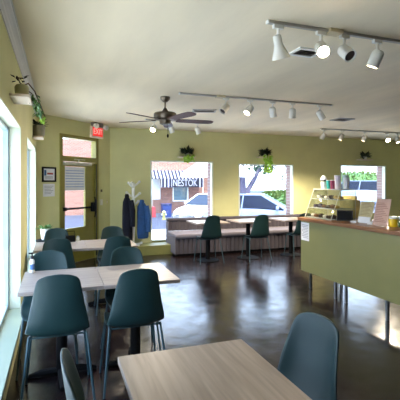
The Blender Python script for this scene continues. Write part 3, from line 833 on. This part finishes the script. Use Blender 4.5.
m = MB(); [m.box(-.24, .24, -.0028, -.002, .15-.05*k, .165-.05*k) for k in range(7)]; m.build('printed_lines', mat('pale_blue_ink', (150, 166, 206), .8), dn)
sw = thing('light_switch', 'white light switch plate right of the entrance door', 'switch', on_slant(1.655, 0, 1.10), DR)
MB().box(-.04, .04, -.006, -.001, -.06, .06, .002).build('plate', M_pot, sw); MB().box(-.01, .01, -.014, -.006, -.02, .02, .002).build('toggle', M_white, sw)
sw2 = thing('light_switch', 'second pale switch plate, nearer the back wall corner', 'switch', on_slant(1.83, 0, 1.10), DR)
MB().box(-.03, .03, -.006, -.001, -.05, .05, .002).build('plate', mat('beige_plate', (206, 198, 150), .5), sw2); MB().box(-.008, .008, -.013, -.006, -.015, .015, .002).build('toggle', M_pot, sw2)
tag(MB().box(-.02, .02, -.02, -.001, -.025, .025, .004).build('door_bell', mat('brown_plastic', (96, 88, 52), .5), None, loc=on_slant(1.65, 0, 1.335), rot=(0, 0, DR)), 'small brown bell button above the light switch', 'bell')
# exit sign with emergency lamps above
ex = thing('exit_sign', 'red exit sign with twin emergency lamps beside the door top', 'exit sign', on_slant(1.325, .16, 2.37), DR)
MB().box(-.175, .175, -.025, .025, 0, .215, .006).build('housing', mat('exit_housing', (224, 196, 176), .5), ex)
MB().box(-.14, .14, -.029, -.025, .03, .195).build('sign_face', M_red, ex)
text('lettering', 'EXIT', .15, M_pinkletter, (0, -.031, .112), (PI/2, 0, 0), ex, .001, sx=.85)
MB().box(-.12, .14, -.05, .05, .2152, H-2.37-.001, .004).build('mounting_box', mat('grey_housing', (120, 108, 98), .5), ex)
for sx in (-.12, .17):
    m = MB(); m.lathe([(.03, 0), (.05, .05), (.052, .075)], 16, Matrix.Translation((sx, -.04, H-2.37-.065)) @ Matrix.Rotation(PI/2+.3, 4, 'X'))
    m.build('emergency_lamp', M_head, ex, True)

# corner plant on a stand, bottle, caddy
ps = thing('plant_stand', 'low black stand holding the white plant pot in the corner', 'stand', (-.185, 6.55, 0))
MB().lathe([(.14, .60), (.14, .625)], 20).build('top', M_black, ps, True)
for k in range(3):
    a = k*2*PI/3+.3; MB().tube([(.09*math.cos(a), .09*math.sin(a), .60), (.125*math.cos(a), .125*math.sin(a), 0)], .01).build('leg', M_black, ps, True)
p3 = thing('potted_plant', 'small green plant in a white pot between window and door', 'plant', (-.19, 6.55, .626))
MB().lathe([(.05, 0), (.055, .01), (.07, .165), (.066, .17)], 20).build('pot', M_pot, p3, True)
MB().lathe([(.06, .145), (.064, .158)], 16).build('soil', M_soil, p3)
m = MB()
for _ in range(46):
    a = rnd.uniform(0, 2*PI); m.leaf((.03*math.cos(a), .03*math.sin(a), .158), (math.cos(a), math.sin(a), rnd.uniform(.1, 1.3)), rnd.uniform(.07, .13), .035)
m.build('foliage', M_leaf, p3)
bo = thing('bottle', 'white bottle with black pump on the middle table by the window', 'bottle', (-.205, 3.585, .7505))
MB().lathe([(.019, 0), (.021, .006), (.021, .105), (.012, .125)], 18).build('body', M_pot, bo, True)
m = MB(); m.lathe([(.015, .1255), (.015, .15), (.006, .155), (.006, .175)], 14); m.box(-.03, .01, -.008, .008, .17, .182); m.build('pump', M_dark, bo, True)
bo.scale = (.92, .92, .92)
MB().lathe([(.0214, .03), (.0214, .08)], 18, cap0=False, cap1=False).build('band_label', M_blueink, bo, True)
cd = thing('condiment_caddy', 'black caddy on the far left table in front of the door', 'caddy', (.145, 5.33, .7505))
m = MB(); m.box(-.06, .06, -.05, .05, 0, .01); m.box(-.06, -.054, -.05, .05, .01, .07); m.box(.054, .06, -.05, .05, .01, .07); m.box(-.054, .054, -.05, -.044, .01, .07); m.box(-.054, .054, .044, .05, .01, .07); m.tube([(-.057, 0, .07), (-.05, 0, .13), (.05, 0, .13), (.057, 0, .07)], .005, 6)
m.build('rack', M_black, cd)
ss = thing('salt_shaker', 'small white shaker standing beside the black caddy', 'shaker', (.235, 5.30, .7505))
MB().lathe([(.02, 0), (.022, .04), (.018, .055)], 14).build('body', M_pot, ss, True); MB().lathe([(.0185, .0555), (.016, .068), (.004, .072)], 14).build('cap', M_steel, ss, True)

# ------------------------------------------------------------------ track lights
RI = Vector((math.cos(YAW), -math.sin(YAW), 0)); FW = Vector((math.sin(YAW), math.cos(YAW), 0))
def aim(r, dn, tw): return (RI*r + Vector((0, 0, -dn)) - FW*tw).normalized()
def rail(label, x0, x1, y, boxes=()):
    r = thing('lighting_track', label, 'track', (x0, y, H))
    L = x1-x0
    m = MB(); m.box(0, L, -.018, .018, -.022, -.0005, .003); m.build('rail', M_rail, r)
    m = MB(); m.box(-.012, 0, -.02, .02, -.025, -.0005, .003); m.box(L, L+.012, -.02, .02, -.025, -.0005, .003); m.build('end_cap', M_white, r)
    for b in boxes: MB().box(b-x0-.06, b-x0+.06, -.045, .045, -.03, -.0005, .004).build('feed_box', mat('feed_box_paint', (206, 190, 152), .5), r)
    return r
def head(label, x, y, d, lit, shape='can', sc=1.0, power=22):
    if y < 3: power = 7
    r = thing('spotlight', label, 'spotlight', (x, y, H-.0225))
    m = MB(); m.box(-.04, .04, -.016, .016, -.03, -.0005, .003); m.build('adapter', M_head, r)
    hang = Vector((0, 0, -.125))
    m = MB(); m.tube([(0, 0, -.03), tuple(hang)], .011, 8); m.build('stem', M_head, r, True)
    q = d.to_track_quat('Z', 'Y').to_matrix().to_4x4()
    T = Matrix.Translation(hang) @ q
    if shape == 'can':
        prof = [(.012, -.045), (.034, -.04), (.045, -.025), (.048, 0), (.048, .08), (.050, .085), (.050, .092), (.043, .092), (.043, .075)]; zl = .076; rl = .042
    else:
        prof = [(.012, -.06), (.032, -.055), (.036, -.03), (.036, .02), (.05, .06), (.078, .13), (.08, .135), (.074, .135), (.05, .08)]; zl = .085; rl = .05
    prof = [(a*sc, b*sc) for a, b in prof]
    MB().lathe(prof, 22, T, cap1=False).build('shade', M_head, r, True)
    MB().lathe([(rl*sc, zl*sc), (rl*.7*sc, (zl+.006)*sc)], 18, T).build('bulb', (M_lit_hot if lit == 2 else M_lit) if lit else M_off, r)
    if lit:
        ld = bpy.data.lights.new('spot_beam', 'SPOT'); ld.energy = power*LAMP; ld.spot_size = math.radians(95); ld.spot_blend = .9; ld.color = (1, .86, .66); ld.shadow_soft_size = .04
        lo = bpy.data.objects.new('spot_beam', ld); C.objects.link(lo); lo.parent = r
        lo.location = hang + d*(zl*sc+.045*sc)
        lo.rotation_euler = d.to_track_quat('-Z', 'Y').to_euler()
    return r
T1, T2, T3 = 2.525, 4.93, 7.17
rail('nearest white lighting track at the upper right of the ceiling', 1.42, 3.2, T1, (1.985,))
head('flared cone spotlight at the left end of the nearest track', 1.50, T1, aim(.28, 1, -.35), 1, 'cone', .86)
head('glowing spotlight aimed at us on the nearest track', 1.87, T1, aim(-.05, .75, 1), 2)
head('unlit can spotlight with a dark face on the nearest track', 2.085, T1, aim(.3, .75, .8), 0)
head('white can spotlight furthest right on the nearest track', 2.405, T1, aim(-.35, 1, -.3), 1)
rail('middle lighting track between the fan and the counter', 1.48, 3.83, T2, (2.045,))
for x, d, lit, lab in [(2.128, aim(-.7, .9, .5), 0, 'unlit dark faced spotlight at the left end of the middle track'), (2.49, aim(-.75, 1, .5), 1, 'spotlight second from the left on the middle track'), (2.84, aim(.2, 1, -.4), 1, 'central spotlight of the five on the middle track'), (3.165, aim(.02, 1, -.3), 1, 'spotlight second from the right on the middle track'), (3.63, aim(.6, .8, -.3), 1, 'spotlight at the right end of the middle track')]:
    head(lab, x, T2, d, lit)
rail('far lighting track at the right, above the counter window', 5.31, 8.2, T3)
for x, d, lit, lab in [(5.38, aim(-.5, 1, -.3), 1, 'leftmost spotlight on the far right track'), (5.86, aim(-.45, 1, -.2), 1, 'second spotlight from the left on the far right track'), (6.48, aim(-.35, 1, -.2), 1, 'third spotlight from the left on the far right track'), (7.12, aim(-.15, .8, 1), 2, 'glowing spotlight on the far right track near picture edge'), (7.42, aim(.1, 1, .2), 1, 'spotlight right of the glowing one on the far right track')]:
    head(lab, x, T3, d, lit)
rail('far lighting track mostly hidden behind the ceiling fan', 1.50, 2.75, T3)
for x, d, lit, lab in [(1.66, aim(-.3, .9, 1), 2, 'glowing spotlight left of the ceiling fan motor'), (1.98, aim(.3, 1, -.2), 1, 'spotlight just below the ceiling fan motor'), (2.50, aim(.35, 1, -.2), 1, 'spotlight below the right blade of the ceiling fan')]:
    head(lab, x, T3, d, lit)

# ------------------------------------------------------------------ ceiling fan
fx, fy = 1.37, 5.26
fan = thing('ceiling_fan', 'bronze ceiling fan with five dark wooden blades', 'ceiling fan', (fx, fy, H))
MB().lathe([(.068, -.0005), (.066, -.03), (.035, -.065), (.016, -.075)], 22).build('canopy', M_bronze, fan, True)
MB().tube([(0, 0, -.07), (0, 0, -.20)], .012, 10).build('downrod', M_bronze, fan, True)
MB().lathe([(.02, -.155), (.035, -.18), (.05, -.20), (.14, -.215), (.155, -.23), (.155, -.285), (.14, -.305), (.08, -.32), (.075, -.365), (.04, -.38)], 28).build('motor_housing', M_bronze, fan, True)
for deg in (90, 162, 234, 306, 18):
    a = math.radians(deg) - YAW
    Rm = Matrix.Translation((0, 0, -.315)) @ Matrix.Rotation(a, 4, 'Z') @ Matrix.Rotation(math.radians(-11), 4, 'X')
    m = MB(); poly = [(.16, -.05), (.22, -.06), (.54, -.068), (.64, -.062), (.685, -.035), (.69, 0), (.685, .035), (.64, .062), (.54, .068), (.22, .06), (.16, .05)]
    m.prism(poly, -.004, .004, 2, Rm)
    bl = m.build('blade', M_blade, fan)
    m = MB(); m.box(.09, .2, -.02, .02, .0045, .012, .002, m=Rm); m.build('blade_bracket', M_bronze, bl)
m = MB(); m.tube([(.03, -.03, -.36), (.03, -.03, -.50)], .0025, 6); m.ball((.03, -.03, -.53), .014, (1, 1, 2)); m.build('pull_chain', M_black, fan, True)

# ------------------------------------------------------------------ ceiling vents
def vent(label, cx, cy, sx, sy, rz, frame_m, n=6):
    r = thing('ceiling_vent', label, 'vent', (cx, cy, H), rz)
    m = MB(); f = .03
    for a, b, c, d in ((-sx, sx, -sy, -sy+f), (-sx, sx, sy-f, sy), (-sx, -sx+f, -sy+f, sy-f), (sx-f, sx, -sy+f, sy-f)): m.box(a, b, c, d, -.014, -.0005)
    m.build('vent_frame', frame_m, r)
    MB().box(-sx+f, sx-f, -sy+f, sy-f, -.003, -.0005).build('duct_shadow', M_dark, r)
    for k in range(n):
        y = -sy+f+(k+.5)*(2*sy-2*f)/n
        MB().box(-sx+f, sx-f, -.010, .010, -.002, .0, m=Matrix.Translation((0, y, -.009)) @ Matrix.Rotation(.5, 4, 'X')).build('louvre', M_rail, r)
    return r
vent('square white ceiling vent behind the glowing near spotlight', 2.08, 3.02, .13, .10, 0, M_white, 4)
vent('grey ceiling vent right of the fan, under middle track', 2.22, 6.03, .19, .12, -.3, M_rail)
vent('grey ceiling vent above the far right track', 4.92, 6.02, .17, .14, 0, M_rail)
